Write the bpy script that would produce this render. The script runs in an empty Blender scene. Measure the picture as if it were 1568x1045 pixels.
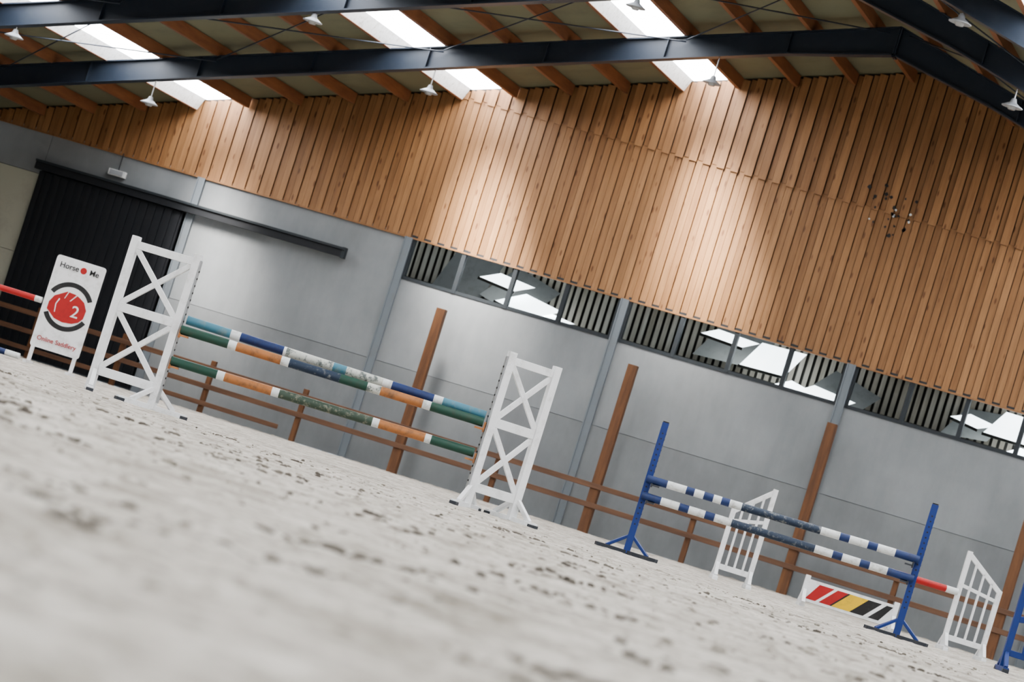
import bpy, bmesh, numpy as np, random
from math import *
from mathutils import Vector, Matrix, noise as mnoise
random.seed(7); np.random.seed(7)
D=63.64; RX=-12.72; RZ=11.01; SL=0.30; XL=-33.5; XR=7.3; YB=-11.5
def roof(x): return RZ-SL*abs(x-RX)
COL=bpy.context.scene.collection

# ---------------- materials ----------------
def newmat(name):
    m=bpy.data.materials.new(name); m.use_nodes=True
    nt=m.node_tree; return m,nt,nt.nodes['Principled BSDF']
def N(nt,t,**k):
    n=nt.nodes.new(t)
    for a,b in k.items(): setattr(n,a,b)
    return n
def coord(nt,scale=(1,1,1),rot=0):
    t=N(nt,'ShaderNodeTexCoord'); mp=N(nt,'ShaderNodeMapping'); mp.inputs['Scale'].default_value=scale
    v=t.outputs['Object']
    if rot:
        m0=N(nt,'ShaderNodeMapping'); m0.inputs['Rotation'].default_value=(0,0,rot); nt.links.new(v,m0.inputs['Vector']); v=m0.outputs['Vector']
    nt.links.new(v,mp.inputs['Vector']); return mp.outputs['Vector']
def ramp(nt,fac,stops):
    r=N(nt,'ShaderNodeValToRGB'); e=r.color_ramp.elements
    while len(e)<len(stops): e.new(0.5)
    for i,(p,c) in enumerate(stops): e[i].position=p; e[i].color=(*c,1)
    nt.links.new(fac,r.inputs['Fac']); return r.outputs['Color']
def nz(nt,vec,scale,detail=4,rough=.6):
    n=N(nt,'ShaderNodeTexNoise'); n.inputs['Scale'].default_value=scale; n.inputs['Detail'].default_value=detail; n.inputs['Roughness'].default_value=rough
    nt.links.new(vec,n.inputs['Vector']); return n.outputs['Fac']
def bump(nt,b,h,st=.3,dist=.02):
    n=N(nt,'ShaderNodeBump'); n.inputs['Strength'].default_value=st; n.inputs['Distance'].default_value=dist
    nt.links.new(h,n.inputs['Height']); nt.links.new(n.outputs['Normal'],b.inputs['Normal'])
def mix(nt,a,b,fac,mode='MIX'):
    n=N(nt,'ShaderNodeMix',data_type='RGBA',blend_type=mode)
    for s,v in ((0,fac),(6,a),(7,b)):
        if isinstance(v,(int,float)): n.inputs[s].default_value=v
        elif isinstance(v,tuple): n.inputs[s].default_value=(*v,1)
        else: nt.links.new(v,n.inputs[s])
    return n.outputs[2]
def paint(name,c,dirt=(.12,.1,.08),amt=.35,scale=6,rough=.5,lo=.5,hi=.75,metal=0):
    m,nt,b=newmat(name); v=coord(nt)
    f=nz(nt,v,scale,6,.7)
    r=ramp(nt,f,[(lo,c),(hi,tuple(c[i]*(1-amt)+dirt[i]*amt for i in range(3)))])
    nt.links.new(r,b.inputs['Base Color']); b.inputs['Roughness'].default_value=rough; b.inputs['Metallic'].default_value=metal
    return m
M_white=paint('white_paint',(.76,.77,.78),(.3,.29,.26),.5,5)
M_blue=paint('blue_paint',(.008,.034,.18),(.02,.03,.08),.5,7)
M_pblue=paint('pole_blue',(.012,.032,.12),(.02,.02,.03),.7,9)
M_pwhite=paint('pole_white',(.66,.68,.68),(.22,.21,.18),.6,11,lo=.5,hi=.7)
M_plight=paint('pole_lightblue',(.07,.20,.27),(.25,.25,.2),.6,11,lo=.5,hi=.7)
M_pgreen=paint('pole_green',(.012,.06,.04),(.05,.045,.03),.6,9)
M_porange=paint('pole_orange',(.38,.155,.055),(.08,.06,.04),.7,11,lo=.48,hi=.7)
M_pmot=paint('pole_worn',(.52,.53,.49),(.06,.08,.08),.85,12,lo=.5,hi=.6)
M_pmotg=paint('pole_worn_green',(.04,.065,.045),(.30,.28,.22),.65,18,lo=.52,hi=.66)
M_pmotb=paint('pole_worn_blue',(.015,.03,.06),(.36,.36,.32),.65,18,lo=.53,hi=.7)
M_red=paint('red_paint',(.40,.02,.018),(.15,.02,.02),.5,7)
M_yellow=paint('yellow_paint',(.70,.46,.03),(.3,.2,.05),.5,7)
M_black=paint('black_paint',(.012,.012,.013),(.05,.05,.05),.5,7)
M_rubber=paint('dark_foot',(.03,.035,.045),(.1,.09,.08),.5,9)
M_steel=paint('frame_steel',(.020,.030,.048),(.035,.045,.06),.6,3,rough=.4)
M_column=paint('column_steel',(.18,.205,.23),(.17,.17,.17),.5,3,rough=.5)
M_alu=paint('galvanised',(.42,.43,.44),(.2,.2,.2),.5,8,rough=.4,metal=.6)
M_winframe=paint('window_frame_dark',(.02,.026,.032),(.03,.03,.03),.5,5)
M_ceil=paint('roof_panel',(.20,.20,.135),(.13,.125,.09),.6,.8,rough=.8)
M_lamp=paint('lamp_enamel',(.34,.36,.39),(.3,.3,.3),.5,6)
M_door=paint('door_black',(.008,.010,.014),(.02,.02,.024),.5,3,rough=.6)
M_cream=paint('cream_panel',(.42,.42,.35),(.3,.28,.24),.5,2)
def timber(name,c1,c2,sc=(1,1,1)):
    m,nt,b=newmat(name); v=coord(nt,sc); f=nz(nt,v,2.5,6,.65)
    nt.links.new(ramp(nt,f,[(.3,c1),(.7,c2)]),b.inputs['Base Color']); b.inputs['Roughness'].default_value=.6
    bump(nt,b,f,.3,.01); return m
M_purlin=timber('purlin_timber',(.19,.078,.038),(.30,.132,.062),(3,.4,3))
M_post=timber('post_timber',(.095,.042,.020),(.19,.086,.036),(4,4,.5))
M_rail=timber('rail_timber',(.09,.046,.027),(.17,.088,.05),(.4,4,4))
def boards(name,dark,light,knots=True):
    m,nt,b=newmat(name)
    at=N(nt,'ShaderNodeAttribute',attribute_name='Tone'); 
    base=ramp(nt,at.outputs['Fac'],[(0,dark),(1,light)])
    v=coord(nt,(9,9,.55)); g=nz(nt,v,2.2,5,.6)
    c=mix(nt,base,ramp(nt,g,[(.3,(.70,.65,.60)),(.7,(1.10,1.08,1.05))]),.8,'MULTIPLY')
    if knots:
        vv=coord(nt,(6.2,6.2,1.9)); vo=N(nt,'ShaderNodeTexVoronoi'); vo.inputs['Scale'].default_value=1.0; nt.links.new(vv,vo.inputs['Vector'])
        k=ramp(nt,vo.outputs['Distance'],[(.09,(.38,.28,.22)),(.17,(1,1,1))])
        c=mix(nt,c,k,.85,'MULTIPLY')
    big=nz(nt,coord(nt),.25,3,.5)
    c=mix(nt,c,ramp(nt,big,[(.35,(.84,.82,.80)),(.65,(1.08,1.07,1.05))]),.7,'MULTIPLY')
    nt.links.new(c,b.inputs['Base Color']); b.inputs['Roughness'].default_value=.5
    bump(nt,b,g,.25,.01); return m
M_boards=boards('pine_boards',(.27,.142,.064),(.355,.198,.095))
M_backing=paint('board_backing',(.035,.02,.012),(.03,.02,.01),.5,2)
M_slat=boards('slat_boards',(.62,.58,.50),(.82,.79,.72),False)
M_slatgap=paint('slat_gap',(.07,.065,.055),(.05,.045,.04),.5,2)
M_oroof=paint('outside_roof',(.22,.22,.21),(.10,.095,.08),.6,3)
def concrete(name,k=1.0):
    m,nt,b=newmat(name); v=coord(nt); f=nz(nt,v,.55,8,.6); f2=nz(nt,coord(nt,(1,1,.25)),2.3,6,.65)
    c=ramp(nt,f,[(.3,(.205*k,.217*k,.228*k)),(.55,(.245*k,.26*k,.272*k)),(.75,(.29*k,.305*k,.312*k))])
    c=mix(nt,c,ramp(nt,f2,[(.35,(.86,.86,.86)),(.6,(1.03,1.03,1.03))]),.6,'MULTIPLY')
    nt.links.new(c,b.inputs['Base Color']); b.inputs['Roughness'].default_value=.7; bump(nt,b,f2,.15,.02); return m
M_conc=concrete('concrete_upper',1.0); M_conc2=concrete('concrete_plinth',.86)
M_joint=paint('joint_dark',(.07,.075,.08),(.05,.05,.05),.5,3)
def emis(name,c,s):
    m,nt,b=newmat(name); v=coord(nt); f=nz(nt,v,.8,2)
    nt.links.new(ramp(nt,f,[(.3,tuple(x*.9 for x in c)),(.7,c)]),b.inputs['Emission Color']); b.inputs['Emission Strength'].default_value=s
    b.inputs['Base Color'].default_value=(*c,1); return m
M_sky=emis('translucent_skylight',(.95,.97,1.0),11.5)
M_sky2=emis('translucent_panel_outside',(.93,.97,1.0),3.0)
m,nt,b=newmat('window_glass'); b.inputs['Roughness'].default_value=.03; b.inputs['Transmission Weight'].default_value=1; b.inputs['IOR'].default_value=1.02
nt.links.new(ramp(nt,nz(nt,coord(nt),.9,4),[(.4,(.78,.83,.83)),(.7,(.94,.97,.97))]),b.inputs['Base Color'])
M_glass=m
# sand
SAZ=.30269-.95
m,nt,b=newmat('arena_sand'); v=coord(nt)
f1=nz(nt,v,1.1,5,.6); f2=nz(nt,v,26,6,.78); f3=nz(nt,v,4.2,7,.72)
fs=nz(nt,coord(nt,(5,.6,1),-SAZ),1.4,6,.7); fs2=nz(nt,coord(nt,(.8,2.6,1),.12),1.5,6,.7)  # streaks darken the sand colour to stand in for weak groove shading
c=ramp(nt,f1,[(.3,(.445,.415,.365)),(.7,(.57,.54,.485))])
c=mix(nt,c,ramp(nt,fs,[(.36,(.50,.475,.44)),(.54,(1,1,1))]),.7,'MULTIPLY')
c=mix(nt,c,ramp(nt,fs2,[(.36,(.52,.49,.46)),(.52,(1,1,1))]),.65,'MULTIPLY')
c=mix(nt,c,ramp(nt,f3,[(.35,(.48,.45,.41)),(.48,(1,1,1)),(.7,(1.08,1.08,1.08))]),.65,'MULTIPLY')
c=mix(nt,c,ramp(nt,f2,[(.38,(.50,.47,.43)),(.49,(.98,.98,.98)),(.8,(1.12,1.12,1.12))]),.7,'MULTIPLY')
nt.links.new(c,b.inputs['Base Color']); b.inputs['Roughness'].default_value=.95; bump(nt,b,f2,.5,.012)
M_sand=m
M_clod=paint('damp_clod',(.16,.14,.115),(.06,.05,.04),.9,3,rough=.9,lo=.4,hi=.62)

# ---------------- mesh builder ----------------
class MB:
    def __init__(s): s.bm=bmesh.new(); s.mats=[]; s.tone=s.bm.faces.layers.float.new('Tone')
    def mi(s,m):
        if m not in s.mats: s.mats.append(m)
        return s.mats.index(m)
    def poly(s,vs,faces,m,tone=.5,smooth=False):
        i=s.mi(m); bv=[s.bm.verts.new(v) for v in vs]
        for f in faces:
            try: fc=s.bm.faces.new([bv[k] for k in f])
            except ValueError: continue
            fc.material_index=i; fc[s.tone]=tone; fc.smooth=smooth
    def box(s,x0,x1,y0,y1,z0,z1,m,tone=.5):
        s.poly([(x,y,z) for x in (x0,x1) for y in (y0,y1) for z in (z0,z1)],[(0,1,3,2),(4,6,7,5),(0,4,5,1),(2,3,7,6),(0,2,6,4),(1,5,7,3)],m,tone)
    def beam(s,p,q,w,h,m,up=(0,0,1),tone=.5):
        p=Vector(p);q=Vector(q);d=(q-p).normalized();u=Vector(up)
        if abs(d.dot(u))>.98: u=Vector((0,1,0))
        r=d.cross(u).normalized();u=r.cross(d).normalized()
        vs=[e+r*a*w/2+u*b*h/2 for e in (p,q) for a in (-1,1) for b in (-1,1)]
        s.poly(vs,[(0,1,3,2),(4,6,7,5),(0,4,5,1),(2,3,7,6),(0,2,6,4),(1,5,7,3)],m,tone)
    def cyl(s,p,q,r,m,n=16,r2=None,cap=True):
        p=Vector(p);q=Vector(q);r2=r if r2 is None else r2;d=(q-p).normalized();u=Vector((0,0,1)) if abs(d.z)<.9 else Vector((1,0,0))
        a=d.cross(u).normalized();c=a.cross(d)
        vs=[e+(a*cos(2*pi*k/n)+c*sin(2*pi*k/n))*rr for e,rr in ((p,r),(q,r2)) for k in range(n)]
        s.poly(vs,[(k,(k+1)%n,n+(k+1)%n,n+k) for k in range(n)],m,smooth=True)
        if cap: s.poly(vs[:n],[tuple(range(n))],m); s.poly(vs[n:],[tuple(range(n))],m)
    def finish(s,name,bevel=0,smooth_keep=True):
        bmesh.ops.recalc_face_normals(s.bm,faces=s.bm.faces)
        me=bpy.data.meshes.new(name); s.bm.to_mesh(me); s.bm.free()
        for m in s.mats: me.materials.append(m)
        o=bpy.data.objects.new(name,me); COL.objects.link(o)
        if bevel:
            bv=o.modifiers.new('bevel','BEVEL'); bv.width=bevel; bv.segments=2; bv.limit_method='ANGLE'
        return o

# ---------------- camera ----------------
f,th,pt,rl,h=4838.6,.30269,.046981,.30147,.27218
fh=Vector((-sin(th),cos(th),0));R=Vector((cos(th),sin(th),0));Z=Vector((0,0,1))
F=cos(pt)*fh+sin(pt)*Z;U=-sin(pt)*fh+cos(pt)*Z
cX=cos(rl)*R+sin(rl)*U; cY=-sin(rl)*R+cos(rl)*U
cam=bpy.data.cameras.new('camera'); co=bpy.data.objects.new('camera',cam); COL.objects.link(co)
mt=Matrix((cX,cY,-F)).transposed().to_4x4(); mt.translation=Vector((0,0,h)); co.matrix_world=mt
cam.sensor_width=36; cam.lens=f/1568*36; cam.clip_end=300; cam.clip_start=.05
cam.dof.use_dof=True; cam.dof.focus_distance=34.5; cam.dof.aperture_fstop=4.0
bpy.context.scene.camera=co

# ---------------- ground ----------------
def vnoise(x,y,seed):
    xi=np.floor(x).astype(np.int64);yi=np.floor(y).astype(np.int64);fx=x-xi;fy=y-yi
    fx=fx*fx*(3-2*fx);fy=fy*fy*(3-2*fy)
    def hsh(a,b):
        n=(a*374761393+b*668265263+seed*144665)&0xffffffff
        n=((n^(n>>13))*1274126177)&0xffffffff
        return ((n^(n>>16))&0xffff)/65535.0
    return (hsh(xi,yi)*(1-fx)+hsh(xi+1,yi)*fx)*(1-fy)+(hsh(xi,yi+1)*(1-fx)+hsh(xi+1,yi+1)*fx)*fy-.5
def gz(x,y):
    dx,dy=-sin(SAZ),cos(SAZ)
    al=x*dx+y*dy; ac=-x*dy+y*dx
    z=.016*vnoise(x*.6,y*.6,1)+.022*vnoise(al*.5,ac*2.4,2)
    z+=.024*vnoise(al*.9,ac*7,3)
    z+=.016*vnoise(x*9,y*9,4)*np.clip(vnoise(x*.8,y*.8,9)*3+.7,0.1,1.5)
    z+=.010*vnoise(x*22,y*22,5)
    hoof=np.clip(vnoise(x*4.2,y*4.2,6)-.26,0,1); z-=.11*hoof
    return z
a0,a1=.30269-.27,.30269+.27
angs=np.concatenate([np.linspace(a0,a1,620),np.linspace(a1,a0+2*pi,60)[1:-1]])
na=len(angs); nr=860; r0=.6
dxx=-np.sin(angs);dyy=np.cos(angs)
with np.errstate(divide='ignore'):
    tx=np.where(dxx>0,(XR-.0)/dxx,(XL)/dxx); ty=np.where(dyy>0,(D)/dyy,(YB)/dyy)
rm=np.minimum(np.abs(tx),np.abs(ty))
t=np.linspace(0,1,nr)[:,None]
rr=r0*(rm[None,:]/r0)**t
X=rr*dxx;Y=rr*dyy;ZZ=gz(X,Y)
verts=np.stack([X,Y,ZZ],-1).reshape(-1,3)
verts=np.vstack([verts,[[0,0,0]]])
i,j=np.meshgrid(np.arange(nr-1),np.arange(na),indexing='ij'); jn=(j+1)%na
quads=np.stack([i*na+j,(i+1)*na+j,(i+1)*na+jn,i*na+jn],-1).reshape(-1,4)
c=len(verts)-1
tris=np.array([[c,k,(k+1)%na] for k in range(na)])
me=bpy.data.meshes.new('floor')
me.vertices.add(len(verts)); me.vertices.foreach_set('co',verts.ravel())
lv=np.concatenate([quads.ravel(),tris.ravel()])
me.loops.add(len(lv)); me.loops.foreach_set('vertex_index',lv)
ls=np.concatenate([np.arange(len(quads))*4,len(quads)*4+np.arange(len(tris))*3])
me.polygons.add(len(ls)); me.polygons.foreach_set('loop_start',ls)
me.polygons.foreach_set('use_smooth',np.ones(len(ls),bool))
me.update(calc_edges=True); me.validate()
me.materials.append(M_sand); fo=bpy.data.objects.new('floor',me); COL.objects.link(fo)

# clods
def ico(seedv,n=1):
    b=bmesh.new(); bmesh.ops.create_icosphere(b,subdivisions=n,radius=1)
    v=[tuple(x.co*(1+.35*mnoise.noise(x.co*1.7+Vector((seedv,0,0))))) for x in b.verts]; fc=[tuple(w.index for w in q.verts) for q in b.faces]; b.free(); return np.array(v),fc
protos=[ico(k*7.3,2) for k in range(6)]
def clods(gens):
    me=bpy.data.meshes.new('sand_clods'); V=[];Fc=[];off=0;MI=[]
    for mi_,gen in enumerate(gens):
        for x,y,s in gen:
            pv,pf=random.choice(protos); a=random.uniform(0,6.28); c_,s_=cos(a),sin(a)
            sc=np.array([s*random.uniform(.8,1.6),s*random.uniform(.6,1),s*random.uniform(.35,.65)])
            q=pv*sc; q=np.stack([q[:,0]*c_-q[:,1]*s_,q[:,0]*s_+q[:,1]*c_,q[:,2]],-1)
            z=float(gz(np.array([x]),np.array([y]))[0])
            V.append(q+np.array([x,y,z+s*.1])); Fc.extend([tuple(k+off for k in ff) for ff in pf]); off+=len(pv); MI+= [mi_]*len(pf)
    VV=np.vstack(V); me.from_pydata(VV.tolist(),[],Fc); me.polygons.foreach_set('use_smooth',[True]*len(me.polygons))
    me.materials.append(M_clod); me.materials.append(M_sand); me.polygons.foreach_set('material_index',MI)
    COL.objects.link(bpy.data.objects.new('sand_clods',me))
def rnd_pt(rmin,rmax):
    r=sqrt(random.uniform(rmin**2,rmax**2)); a=random.uniform(a0,a1); return -sin(a)*r,cos(a)*r
def g1():
    for _ in range(350):
        x,y=rnd_pt(3.5,30); yield x,y,abs(random.gauss(0,.006))+.004
    for _ in range(110):
        r=random.uniform(4.5,30); a=random.uniform(a0,a1); cx_,cy_=-sin(a)*r,cos(a)*r
        az=.30269-random.uniform(.9,1.5); L=random.uniform(.1,.6)
        for _ in range(random.randint(6,30)):
            u=random.gauss(0,L*.4); yield cx_-sin(az)*u+random.gauss(0,.05),cy_+cos(az)*u+random.gauss(0,.05),random.uniform(.006,.023)
def g2():
    for _ in range(3500):
        x,y=rnd_pt(2.0,31); yield x,y,abs(random.gauss(0,.008))+.005
clods([g1(),g2()])

# ---------------- end wall ----------------
cols=[-27.75+5*k for k in range(8)]
mb=MB()
mb.box(XL,XR,D+.12,D+.24,0,4.02,M_joint)
mb.box(XL,-22.75,D+.12,D+.24,4.02,4.99,M_joint)
edges=[XL,-31.5,-27.75]+[c for c in cols[1:]]+[XR]
for a,b_ in zip(edges[:-1],edges[1:]):
    if b_<=-31: m1=M_cream
    elif a<-28: 
        mb.box(a,b_,D,D+.12,4.1,4.99,M_conc); continue
    else: m1=M_conc
    g=.008
    mb.box(a+g,b_-g,D-.03,D+.12,0,2.19,M_cream if m1==M_cream else M_conc2)
    top=4.99 if b_<=-22.7 else 4.02
    if m1==M_cream: mb.box(a+g,b_-g,D,D+.12,2.2,4.0,m1); mb.box(a+g,b_-g,D,D+.12,4.01,top,M_conc)
    else: mb.box(a+g,b_-g,D,D+.12,2.2,top,m1)
mb.finish('wall_back')
mb=MB()
for c in cols:
    if c>XR: continue
    for dx in (-.08,.08): mb.box(c+dx-.012,c+dx+.012,D-.08,D+.1,0,4.92,M_column)
    mb.box(c-.08,c+.08,D-.055,D-.04,0,4.92,M_column)
mb.finish('steel_wall_columns')
mb=MB()
def gable(x0,x1,z0,y0,y1,m,extra=.24):
    xs=[x0]+([RX] if x0<RX<x1 else [])+[x1]
    for a,b_ in zip(xs[:-1],xs[1:]):
        za,zb=max(roof(a)+extra,z0),roof(b_)+extra
        mb.poly([(a,y0,z0),(b_,y0,z0),(b_,y0,zb),(a,y0,za),(a,y1,z0),(b_,y1,z0),(b_,y1,zb),(a,y1,za)],[(0,1,2,3),(4,7,6,5),(0,4,5,1),(3,2,6,7),(0,3,7,4),(1,5,6,2)],m)
gable(XL,XR,4.99,D+.02,D+.2,M_backing)
zj=8.15; x=XL+.01; k=0; w=.140
while x<XR-.15:
    tz=min(roof(x),roof(x+w))+.22; off_=0 if k%2 else .03
    y0=D-.045+off_
    if tz>5.0:
        mb.box(x,x+w,y0,y0+.028,4.93,min(zj,tz),M_boards,random.random())
        if tz>zj+.02:
            if k%2: mb.box(x-.016,x+w+.016,D-.082,D-.05,zj-.05,tz,M_boards,random.random())
            else: mb.box(x+.018,x+w-.018,D-.03,D-.005,zj+.002,tz,M_boards,random.random()*.6)
    x+=w+.014; k+=1
mb.box(XL,XR,D-.05,D+.02,4.90,4.935,M_boards,.2)
mb.finish('wall_back_wood_cladding')
mb=MB()
for k in range(30):
    a=random.uniform(0,6.28); r=abs(random.gauss(.42,.12)) if k>8 else random.uniform(0,.15)
    s=random.uniform(.018,.045); cx_=-12.85+cos(a)*r; cz=8.1+sin(a)*r; n=9
    pts=[(cx_+cos(2*pi*q/n)*s*random.uniform(.7,1.3),D-.098,cz+sin(2*pi*q/n)*s*random.uniform(.7,1.5)) for q in range(n)]
    mb.poly(pts+[(p[0],D-.087,p[2]) for p in pts],[tuple(range(n))]+[(q,(q+1)%n,n+(q+1)%n,n+q) for q in range(n)],M_black if k%6 else M_pwhite)
mb.finish('mud_splatter')
wi=1
for c in cols[1:]:
    x0,x1=c+.1,min(c+4.9,XR)
    if x1-x0<1: continue
    mb=MB(); w=(x1-x0)/4
    for z in (4.02,4.91): mb.box(x0,x1,D-.02,D+.1,z,z+.07,M_winframe)
    for q in range(5): mb.box(x0+q*w-.045,x0+q*w+.045,D-.03,D+.1,4.02,4.985,M_winframe)
    mb.box(x0,x1,D+.04,D+.046,4.07,4.93,M_glass)
    mb.finish('window_%d'%wi); wi+=1
# neighbouring slatted barn with translucent roof sheets seen through the windows
mb=MB(); x=-27
while x<XR+3:
    mb.box(x,x+.10,D+3.0,D+3.03,0,5.5,M_slat,random.random()); x+=.165
mb.box(-27,XR+3,D+3.10,D+3.20,0,5.5,M_slatgap)
for zz in (4.2,5.25): mb.box(-27,XR+3,D+2.93,D+3.0,zz,zz+.08,M_slatgap)
def panel(c0,wd,z0,z1,sh,rise,m=None,yy=1.4):
    y0,y1=D+yy,D+yy+.6
    mb.poly([(c0,y0,z0),(c0+wd,y0,z0+rise),(c0+wd+sh,y1,z1+rise),(c0+sh,y1,z1)],[(0,1,2,3)],m or M_sky2)
    if m is None: mb.beam((c0-.02,y0-.02,z0-.03),(c0+wd+.02,y0-.02,z0+rise-.03),.05,.06,M_slatgap)
O=M_oroof
for a in [(-22.8,1.2,4.0,5.1,.2,.1,O,2.2),(-21.6,1.1,4.3,5.15,.5,-.3,O,2.2),(-21.45,.85,4.62,4.86,.25,-.1),(-20.95,.9,4.22,4.58,.45,-.16),(-20.3,.7,4.15,4.34,.35,-.1),
          (-16.6,1.3,4.35,5.15,.3,.05,O,2.2),(-16.35,.95,4.78,5.0,.2,-.06),(-15.35,1.0,4.36,4.98,.2,.02),(-14.75,.45,4.05,4.38,.45,-.1),(-14.15,.95,4.08,4.42,.35,-.12),(-14.0,1.1,4.3,4.9,.4,-.3,O,2.2),
          (-11.0,1.0,4.2,4.9,.3,.1,O,2.2),(-10.75,.6,4.55,4.75,.3,-.1),(-10.0,1.0,4.42,5.0,.25,-.02),(-9.6,.95,4.08,4.36,.35,-.12),(-8.7,.5,4.3,5.0,.3,.1,O,2.2),(-5.2,1,4.5,4.9,.2,0)]: panel(*a)
mb.finish('neighbouring_barn')
mb=MB()
mb.box(-31.5,-27.9,D-.10,D-.02,0.03,4.07,M_door)
x=-31.45
while x<-27.98: mb.box(x,x+.1,D-.13,D-.10,.05,4.05,M_door); x+=.2
mb.finish('door_1')
mb=MB()
mb.box(-31.6,-24.0,D-.22,D-.10,4.09,4.28,M_door); mb.box(-24.06,-23.98,D-.24,D-.10,4.07,4.31,M_winframe)
mb.box(-31.6,-23.98,D-.26,D-.22,4.25,4.30,M_winframe)
mb.finish('sliding_door_track')
mb=MB(); mb.box(-29.9,-29.5,D-.14,D-.02,4.42,4.56,M_pwhite); mb.box(-29.86,-29.54,D-.16,D-.14,4.44,4.54,M_lamp); mb.cyl((-29.7,D-.07,4.56),(-29.7,D-.07,4.95),.012,M_winframe,8)
mb.finish('emergency_light')

# ---------------- side walls, roof ----------------
mb=MB()
for k in range(15):
    ya=D-5*(k+1); yb=D-5*k-.02; ya=max(ya,YB)
    mb.box(XL-.2,XL,ya,yb,0,2.2,M_conc); mb.box(XL-.2,XL,ya,yb,2.22,4.78,M_cream)
mb.finish('wall_left')
mb=MB(); mb.box(XR,XR+.2,YB,D,0,1.6,M_conc2); mb.box(XR,XR+.2,YB,D,4.6,5.2,M_conc); mb.finish('wall_right')
PS=1.163; T=.24
px=[-16.75+PS*k for k in range(-14,4)]
px=[p for p in px if p>XL and p<RX-.2]; pr=[2*RX-p for p in px if 2*RX-p<XR]
skyL=[-27.2,-21.4,-16.75]
mb=MB()
def slope_strip(b_,xa,xb,ya,yb,m,lift,th_=.03):
    za,zb=roof(xa)+lift,roof(xb)+lift
    b_.poly([(xa,ya,za),(xb,ya,zb),(xb,yb,zb),(xa,yb,za),(xa,ya,za+th_),(xb,ya,zb+th_),(xb,yb,zb+th_),(xa,yb,za+th_)],[(0,1,2,3),(4,7,6,5),(0,4,5,1),(3,2,6,7),(0,3,7,4),(1,5,6,2)],m)
sk=MB(); tr=MB()
for side in (0,1):
    bnds=sorted([XL]+px+[RX]) if side==0 else sorted([XR+.1]+pr+[RX])
    for a,b_ in zip(bnds[:-1],bnds[1:]):
        key=b_ if side==0 else 2*RX-a
        if any(abs(key-s)<.15 for s in skyL):
            l=a+.16
            slope_strip(sk,l,b_-.045,YB,D,M_sky,T)
            slope_strip(mb,a,l,YB,D,M_ceil,T+.03); slope_strip(mb,b_-.045,b_,YB,D,M_ceil,T)
            tr.poly([(a+.05,YB,roof(a)+.01),(l,YB,roof(l)+T-.005),(l,D-.1,roof(l)+T-.005),(a+.05,D-.1,roof(a)+.01),(a+.05,YB,roof(a)+.03),(l-.02,YB,roof(l)+T+.015),(l-.02,D-.1,roof(l)+T+.015),(a+.05,D-.1,roof(a)+.03)],[(0,1,2,3),(4,7,6,5),(0,4,5,1),(3,2,6,7),(0,3,7,4),(1,5,6,2)],M_pwhite)
        else: slope_strip(mb,a,b_,YB,D+.2,M_ceil,T)
mb.finish('ceiling'); sk.finish('skylight_strips'); tr.finish('trim_skylight')
mb=MB()
for p in px+pr:
    z=roof(p); mb.box(p-.05,p+.05,YB,D-.1,z,z+T,M_purlin)
mb.finish('roof_purlins')
def frame(y):
    mb=MB(); dep=.46; fw=.24
    def seg(xa,xb,da,db):
        for kind,hw in ((0,fw/2),(1,.012),(2,fw/2)):
            if kind==0: ta,ba=roof(xa)-.002,roof(xa)-.027; tb,bb=roof(xb)-.002,roof(xb)-.027
            elif kind==1: ta,ba=roof(xa)-.027,roof(xa)-da+.03; tb,bb=roof(xb)-.027,roof(xb)-db+.03
            else: ta,ba=roof(xa)-da+.03,roof(xa)-da; tb,bb=roof(xb)-db+.03,roof(xb)-db
            mb.poly([(xa,y-hw,ba),(xb,y-hw,bb),(xb,y-hw,tb),(xa,y-hw,ta),(xa,y+hw,ba),(xb,y+hw,bb),(xb,y+hw,tb),(xa,y+hw,ta)],[(0,1,2,3),(4,7,6,5),(0,4,5,1),(3,2,6,7),(0,3,7,4),(1,5,6,2)],M_steel)
    seg(XL+.2,RX-2,dep,dep); seg(RX-2,RX,dep,dep+.12); seg(RX,RX+2,dep+.12,dep); seg(RX+2,XR-.1,dep,dep)
    for s in (-1,1): mb.box(RX+s*.02-.015,RX+s*.02+.015,y-fw/2,y+fw/2,RZ-dep-.16,RZ-.02,M_steel)
    for x in [XL+.2+2.32*k for k in range(1,17)]:
        if abs(x-RX)>1: mb.box(x-.008,x+.008,y-fw/2,y+fw/2,roof(x)-dep+.02,roof(x)-.02,M_steel)
    for xx in (XL+.02,XR-.3): mb.box(xx,xx+.02,y-fw/2,y+fw/2,0,4.6,M_steel); mb.box(xx+.26,xx+.28,y-fw/2,y+fw/2,0,4.5,M_steel); mb.box(xx,xx+.28,y-.012,y+.012,0,4.6,M_steel)
    return mb.finish('portal_frame')
for k in range(1,15): frame(D-5*k)
mb=MB()
for (xa,xb) in ((-30.5,-26),(-26,-21.4),(-21.4,-16.7),(-16.7,-12.9),(-12.5,-8.7)):
    for k in (1,2):
        ya,yb=D-5*k-.15,D-5*k-4.85
        mb.cyl((xa,ya,roof(xa)-.1),(xb,yb,roof(xb)-.1),.014,M_steel,8); mb.cyl((xb,ya,roof(xb)-.14),(xa,yb,roof(xa)-.14),.014,M_steel,8)
mb.finish('roof_bracing_rods')
def lamp(x,y,z):
    mb=MB(); zt=roof(x)-.47
    mb.cyl((x,y,z+.05),(x,y,max(zt,z+.12)),.013,M_alu,8)
    mb.cyl((x,y,z+.03),(x,y,z+.12),.07,M_lamp,20,.04)
    mb.cyl((x,y,z-.02),(x,y,z+.04),.175,M_lamp,28,.08)
    mb.cyl((x,y,z-.035),(x,y,z-.02),.185,M_lamp,28)
    mb.cyl((x,y,z-.08),(x,y,z-.035),.06,M_alu,16,.09)
    mb.finish('pendant_lamp')
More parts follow.
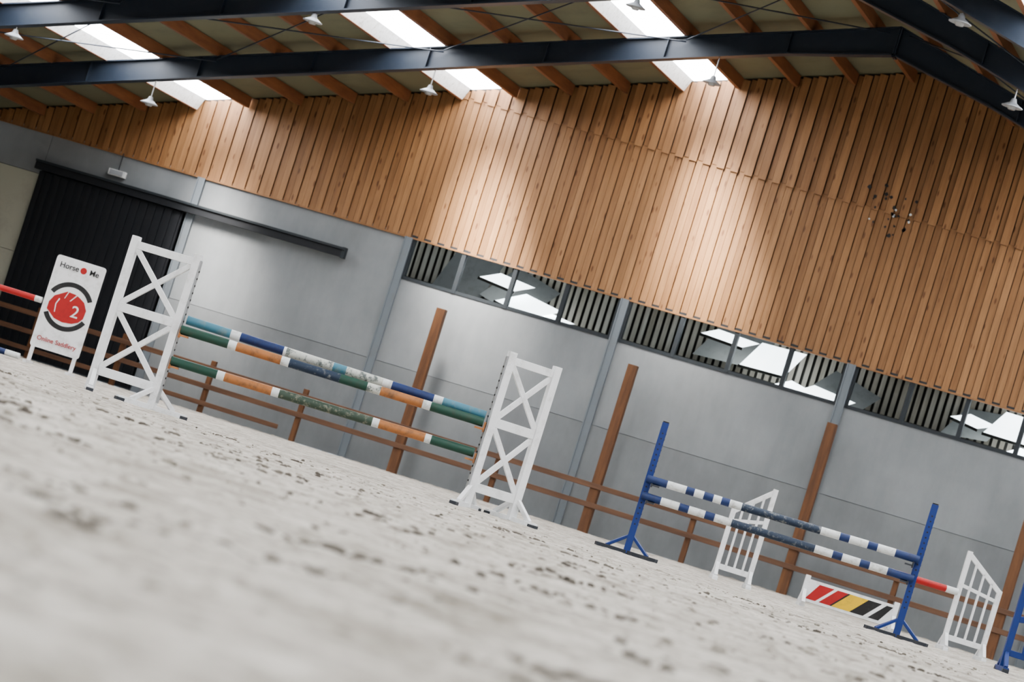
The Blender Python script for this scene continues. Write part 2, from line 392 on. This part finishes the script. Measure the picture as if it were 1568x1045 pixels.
for x,y,z in [(-27.2,58.64,5.74),(-21.5,58.64,7.46),(-16.0,58.64,9.07),(-27.96,53.64,5.8),(-22.25,53.64,7.55),(-16.4,53.64,9.3),(-9.4,53.64,9.25),(-9.7,48.64,9.5)]: lamp(x,y,z)

# ---------------- kick fence ----------------
mb=MB(); yF=D-.8
tall=[-21.3+4.34*k for k in range(0,7)]
for p in tall: mb.box(p-.10,p+.10,yF-.08,yF+.08,-.05,3.6,M_post)
short=[-32.3,-30.1,-28,-25.85,-23.65]+[p+2.17 for p in tall[:-1]]
for p in short: mb.box(p-.055,p+.055,yF-.05,yF+.05,-.05,1.15,M_post)
for z in (.98,.58): mb.box(XL+.05,XR-.1,yF-.12,yF-.08,z-.055,z+.055,M_rail)
mb.box(XL+.05,-24,yF-.12,yF-.08,.16,.26,M_rail)
mb.finish('timber_kick_fence',.008)

# ---------------- jumps ----------------
def lerp(a,b,t): return Vector(a)*(1-t)+Vector(b)*t
def foot(mb,p,d,m,L=.38,mt=M_rubber):
    p=Vector(p);d=Vector(d).normalized()
    mb.beam(p-d*L+Vector((0,0,.035)),p+d*L+Vector((0,0,.035)),.075,.06,m)
    for s in (-1,1):
        mb.beam(p+d*s*(L-.08)+Vector((0,0,.02)),p+d*s*(L+.015)+Vector((0,0,.02)),.08,.05,mt)
        mb.beam(p+d*s*.26+Vector((0,0,.06)),p+d*s*.03+Vector((0,0,.24)),.05,.05,m)
def xwing(po,pi,H,name='jump_wing_stand'):
    mb=MB(); po=Vector((*po,0));pi=Vector((*pi,0)); d=(pi-po).normalized(); n=Vector((-d.y,d.x,0)); up=Vector((0,0,1))
    for p in (po,pi): mb.beam(p+up*.02,p+up*H,.085,.085,M_white,up=n)
    def rail(z,hh=.085): mb.beam(po+up*z,pi+up*z,.05,hh,M_white)
    zt,zm,zb=H-.09,H*.555,.25
    rail(zt);rail(zm,.1);rail(zb,.1)
    for a,b_ in ((zt,zm),(zm,zb)):
        mb.beam(po+up*a,pi+up*b_,.035,.06,M_white); mb.beam(po+up*b_+n*.003,pi+up*a+n*.003,.035,.06,M_white)
    mb.beam(pi+d*.05+up*.1,pi+d*.05+up*(H-.06),.014,.05,M_alu,up=n)
    z=.3
    while z<H-.15: mb.cyl(pi+d*.052+up*z,pi+d*.062+up*z,.012,M_black,8); z+=.08
    foot(mb,pi,n*.8+d*.75,M_white,.42); foot(mb,po,n*.9-d*.4,M_white,.36)
    return mb.finish(name,.006)
def pole(a,b_,segs,r=.05,name='jump_pole'):
    mb=MB(); tot=sum(s[0] for s in segs); t=0
    for i,(w,m) in enumerate(segs):
        p=lerp(a,b_,t/tot);t+=w;q=lerp(a,b_,t/tot); mb.cyl(p,q,r,m,20,cap=(i in(0,len(segs)-1)))
    return mb.finish(name)
def cup(mb,p,d,m=M_rubber):
    p=Vector(p);d=Vector(d); mb.beam(p-Vector((0,0,.062)),p-Vector((0,0,.062))+d*.10,.09,.02,m); mb.beam(p-Vector((0,0,.09)),p+Vector((0,0,.02)),.06,.02,m,up=d)
LI=(-13.47,31.42);LO=(-14.22,31.40);RI=(-10.09,32.47);RO=(-9.67,32.84)
xwing(LO,LI,1.76);xwing(RO,RI,1.76)
e=(Vector((*RI,0))-Vector((*LI,0))).normalized();nn=Vector((e.y,-e.x,0))
A=Vector((*LI,0))+e*.08;B=Vector((*RI,0))-e*.08;up=Vector((0,0,1))
zA,zB,zC=1.03,.93,.58
bk=-nn*.06
pole(A+up*(zA+.02)+bk,B+up*(zA-.01)+bk,[(67,M_plight),(15,M_pwhite),(66,M_pblue),(4,M_pwhite),(72,M_pmot),(20,M_plight),(56,M_pmot),(14,M_pwhite),(64,M_pblue),(14,M_pwhite),(66,M_plight)])
fr=nn*.05
pole(A+up*(zB)+fr-e*.02,B+up*(zB+.01)+fr,[(70,M_pgreen),(12,M_pwhite),(66,M_porange),(12,M_pwhite),(75,M_pmotb),(40,M_pgreen),(20,M_pmot),(62,M_porange),(12,M_pwhite),(78,M_pgreen)])
pole(A+up*(zC)+nn*.05-e*.02,B+up*(zC+.02)+nn*.05,[(68,M_pgreen),(11,M_pwhite),(70,M_porange),(11,M_pwhite),(138,M_pmotg),(10,M_pwhite),(68,M_porange),(9,M_pwhite),(64,M_pgreen)])
mb=MB()
for z in (zB,zC):
    cup(mb,Vector((*LI,0))+up*z+nn*.05+e*.06,e,M_porange); cup(mb,Vector((*RI,0))+up*z+nn*.05-e*.06,-e,M_porange)
mb.finish('jump_cups')
def bstand(p,e,H):
    mb=MB(); p=Vector((*p,0)); n=Vector((-e.y,e.x,0)); u=Vector((0,0,1))
    mb.beam(p+u*.02,p+u*H,.085,.085,M_blue,up=n); mb.cyl(p+u*H,p+u*(H+.015),.04,M_black,10)
    for k in range(18): mb.cyl(p-n*.043+u*(.4+k*.07),p-n*.047+u*(.4+k*.07),.011,M_black,8); mb.cyl(p+e*.043+u*(.4+k*.07),p+e*.047+u*(.4+k*.07),.011,M_black,8)
    for d in ((e+n*.5).normalized(),(e-n*.5).normalized()):
        mb.beam(p-d*.44+u*.03,p+d*.44+u*.03,.07,.05,M_rubber)
        for s in (-1,1): mb.beam(p+d*s*.3+u*.05,p+d*s*.03+u*.24,.035,.035,M_blue)
    return mb.finish('jump_stand',.005)
BL=(-9.78,38.55);BR=(-6.35,39.3)
e2=(Vector((*BR,0))-Vector((*BL,0))).normalized(); n2=Vector((e2.y,-e2.x,0))
bstand(BL,e2,1.73);bstand(BR,e2,1.74)
A=Vector((*BL,0));B=Vector((*BR,0)); 
W_,B_=M_pwhite,M_pblue
pole(A+up*.99+n2*.1-e2*.02,B+up*1.02+n2*.1+e2*.0,[(30,B_),(28,W_),(12,B_),(14,W_),(14,B_),(12,W_),(12,B_),(18,W_),(116,M_pmotb),(28,W_),(14,B_),(27,W_),(14,B_),(26,W_),(35,B_)])
pole(A+up*.77+n2*.1-e2*.02,B+up*.77+n2*.1,[(28,B_),(27,W_),(14,B_),(24,W_),(14,B_),(25,W_),(122,M_pmotb),(26,W_),(14,B_),(26,W_),(14,B_),(26,W_),(38,B_)])
mb=MB()
for z in (.99,.77):
    cup(mb,A+up*z+n2*.1+e2*.06,e2); cup(mb,B+up*z+n2*.1-e2*.06,-e2)
mb.finish('jump_cups')
def swing(pt_,ps,HT,HS):
    mb=MB(); a=Vector((*pt_,0));b_=Vector((*ps,0));u=Vector((0,0,1));d=(b_-a).normalized();n=Vector((-d.y,d.x,0))
    mb.beam(a+u*.02,a+u*HT,.07,.07,M_white,up=n);mb.beam(b_+u*.02,b_+u*HS,.07,.07,M_white,up=n)
    mb.beam(a+u*(HT-.04),b_+u*(HS-.03),.05,.07,M_white); mb.beam(a+u*.2,b_+u*.2,.05,.08,M_white)
    mb.beam(a+u*(HT-.5),b_+u*(HS-.17),.04,.05,M_white)
    for k in (1,2,3):
        t=k/4; mb.beam(lerp(a,b_,t)+u*.2,lerp(a,b_,t)+u*(HT-.04+(HS-HT)*t),.03,.05,M_white,up=n)
    for p in (a,b_): foot(mb,p,n,M_white,.28,M_white)
    return mb.finish('slatted_jump_wing',.005)
a_=(-9.38,44.2);b2=(-6.7,45.7)
swing(a_,(-9.85,44.05),1.48,1.04); swing(b2,(-6.16,45.9),1.48,1.06)
pa=Vector((*a_,.84));pb=Vector((*b2,.86)); 
pole(pa+Vector((.05,-.1,0)),pb+Vector((0,-.1,0)),[(14,M_pwhite),(60,M_red),(14,M_pwhite),(70,M_red),(14,M_pwhite),(70,M_red),(16,M_pwhite)])
fa=Vector((-8.62,44.45,0));fb=Vector((-7.36,44.86,0)); d=(fb-fa).normalized();n=Vector((d.y,-d.x,0))
mb=MB()
for p in (fa,fb): mb.beam(p+up*.0,p+up*.46,.07,.07,M_white,up=n); foot(mb,p,n,M_white,.2,M_white)
mb.beam(fa+up*.25,fb+up*.25,.03,.32,M_white)
L=(fb-fa).length
def fp(s,z): return fa+d*s+up*z+n*.018
sk_=.22; cur=.05
for wd,m in [(.22,M_red),(.05,M_white),(.16,M_red),(.03,M_black),(.27,M_yellow),(.20,M_black),(.07,M_white),(.16,M_black)]:
    x0,x1=cur,cur+wd; cur+=wd
    q=[(min(max(x0-.08,.04),L-.04),.13),(min(max(x1-.08,.04),L-.04),.13),(min(x1+sk_-.08,L-.04),.37),(min(x0+sk_-.08,L-.04),.37)]
    mb.poly([fp(*k) for k in q],[(0,1,2,3)],m)
mb.finish('jump_filler')
# sign wing
sa=Vector((-22.72,47.4,0));sb=Vector((-21.9,47.6,0)); d=(sb-sa).normalized(); n=Vector((d.y,-d.x,0)); Ls=(sb-sa).length
mb=MB()
def sp(s,z,o=0): return sa+d*s+up*z+n*o
def plate(pts,m,o,t=.004):
    k=len(pts); mb.poly([sp(x,z,o) for x,z in pts]+[sp(x,z,o-t) for x,z in pts],[tuple(range(k)),tuple(range(2*k-1,k-1,-1))]+[(i,(i+1)%k,k+(i+1)%k,k+i) for i in range(k)],m)
rc=.05; board=[]
for cx_,cz,a_0 in ((Ls-rc,1.87-rc,0),(rc,1.87-rc,90),(rc,.3+rc,180),(Ls-rc,.3+rc,270)):
    for q in range(5): board.append((cx_+rc*cos(radians(a_0+q*22.5)),cz+rc*sin(radians(a_0+q*22.5))))
plate(board,M_white,.02,.04)
for s in (.06,Ls-.06): mb.beam(sp(s,.0),sp(s,.5),.06,.05,M_white,up=n); mb.beam(sp(s,.03,.3),sp(s,.03,-.3),.06,.05,M_white); 
C=(Ls/2,1.08)
def arc(r0,r1,a0_,a1_,m,o):
    n_=24; pts=[(C[0]+r1*cos(radians(a0_+(a1_-a0_)*q/n_)),C[1]+r1*sin(radians(a0_+(a1_-a0_)*q/n_))) for q in range(n_+1)]+[(C[0]+r0*cos(radians(a1_-(a1_-a0_)*q/n_)),C[1]+r0*sin(radians(a1_-(a1_-a0_)*q/n_))) for q in range(n_+1)]
    for q in range(n_):
        plate([pts[q],pts[q+1],pts[2*n_-q],pts[2*n_+1-q]],m,o)
arc(.33,.41,28,152,M_black,.024); arc(.33,.41,208,332,M_black,.024)
blob=[(.30,-.12),(.31,.02),(.24,.14),(.14,.20),(.06,.23),(-.08,.24),(-.16,.19),(-.27,.12),(-.33,-.0),(-.33,-.12),(-.26,-.17),(-.17,-.24),(-.02,-.27),(.14,-.25),(.24,-.2)]
plate([(C[0]+x,C[1]+z) for x,z in blob[::-1]],M_red,.026)
plate([(C[0]+x*.9-.0,C[1]+z) for x,z in [(-.20,.10),(-.24,.0),(-.22,-.14),(-.205,-.14),(-.22,0),(-.18,.09)][::-1]],M_white,.030)
plate([(C[0]+x,C[1]+z) for x,z in [(-.06,.25),(-.1,.12),(-.09,.12),(-.045,.25)][::-1]],M_white,.030); plate([(C[0]+x,C[1]+z) for x,z in [(.08,.22),(.0,.1),(.015,.1),(.095,.21)][::-1]],M_white,.030)
plate([(Ls/2+.055*cos(q*.5236)+.07,1.72+.055*sin(q*.5236)) for q in range(12)],M_red,.026)
sign=mb.finish('sign_board')
def text(s,x,z,size,m,al='CENTER'):
    cu=bpy.data.curves.new('text_'+s.split()[0].lower(),'FONT'); cu.body=s; cu.size=size; cu.align_x=al; cu.align_y='CENTER'; cu.extrude=.002; cu.offset=.001; cu.materials.append(m)
    o=bpy.data.objects.new(cu.name,cu); COL.objects.link(o); mm=Matrix((d,up,n)).transposed().to_4x4(); mm.translation=sp(x,z,.035); o.matrix_world=mm; o.parent=sign
text('Horse',.25,1.72,.13,M_black); text('Me',.68,1.72,.13,M_black); text('2',Ls/2+.14,1.02,.28,M_white); text('Online Saddlery',Ls/2,.46,.105,M_red)
sl=sa-d*3.55
pole(sl+up*1.06+d*.06,sa+up*1.06-d*.03,[(20,M_pwhite),(90,M_red),(20,M_pwhite),(100,M_red),(8,M_pwhite)],name='jump_pole')
pole(sl+up*.07+d*.1,sa+up*.07-d*.1,[(40,M_pblue),(40,M_pwhite),(40,M_pblue),(60,M_pwhite),(22,M_pblue),(16,M_pwhite)],name='jump_pole')
xwing((sl-d*.65)[:2],sl[:2],1.75)
mb=MB(); wa=Vector((-5.07,40.0,0));wb=Vector((-4.3,40.25,0));d=(wb-wa).normalized();n=Vector((d.y,-d.x,0))
for p,H in ((wa,1.2),(wb,1.5)): mb.beam(p+up*.02,p+up*H,.08,.08,M_blue,up=n); foot(mb,p,n,M_blue,.3)
for z0,z1 in ((1.12,1.42),(.25,.25),(.68,.83)): mb.beam(wa+up*z0,wb+up*z1,.05,.08,M_blue)
for k in (1,2,3): mb.beam(lerp(wa,wb,k/4)+up*.25,lerp(wa,wb,k/4)+up*(1.12+.3*k/4),.03,.05,M_blue,up=n)
mb.finish('blue_jump_wing',.005)

# ---------------- light ----------------
# daylight shafts through the last bay of skylights (daylight falls slightly towards +x and the gable)
for s in skyL+[2*RX-skyL[2]+.9]:
    la=bpy.data.lights.new('skylight_daylight','AREA'); la.shape='RECTANGLE'; la.size=.5; la.size_y=3.2; la.energy=115 if s!=skyL[0] else 60; la.color=(1,.95,.88); la.spread=radians(40)
    lo=bpy.data.objects.new('skylight_daylight',la); COL.objects.link(lo)
    xc=s-.42; dirv=Vector((.22,.95,-1.05)).normalized()
    zax=-dirv; yax=(Vector((0,1,0))-zax*zax.y).normalized(); xax=yax.cross(zax)
    mm=Matrix((xax,yax,zax)).transposed().to_4x4(); mm.translation=Vector((xc,D-2.3,roof(xc)+T-.25)); lo.matrix_world=mm
w=bpy.data.worlds.new('world'); bpy.context.scene.world=w; w.use_nodes=True
bg=w.node_tree.nodes['Background']; bg.inputs[0].default_value=(.84,.92,1.0,1); bg.inputs[1].default_value=.8
bpy.context.scene.view_settings.view_transform='AgX'
try: bpy.context.scene.view_settings.look='AgX - Medium High Contrast'
except Exception: pass
bpy.context.scene.view_settings.exposure=.45
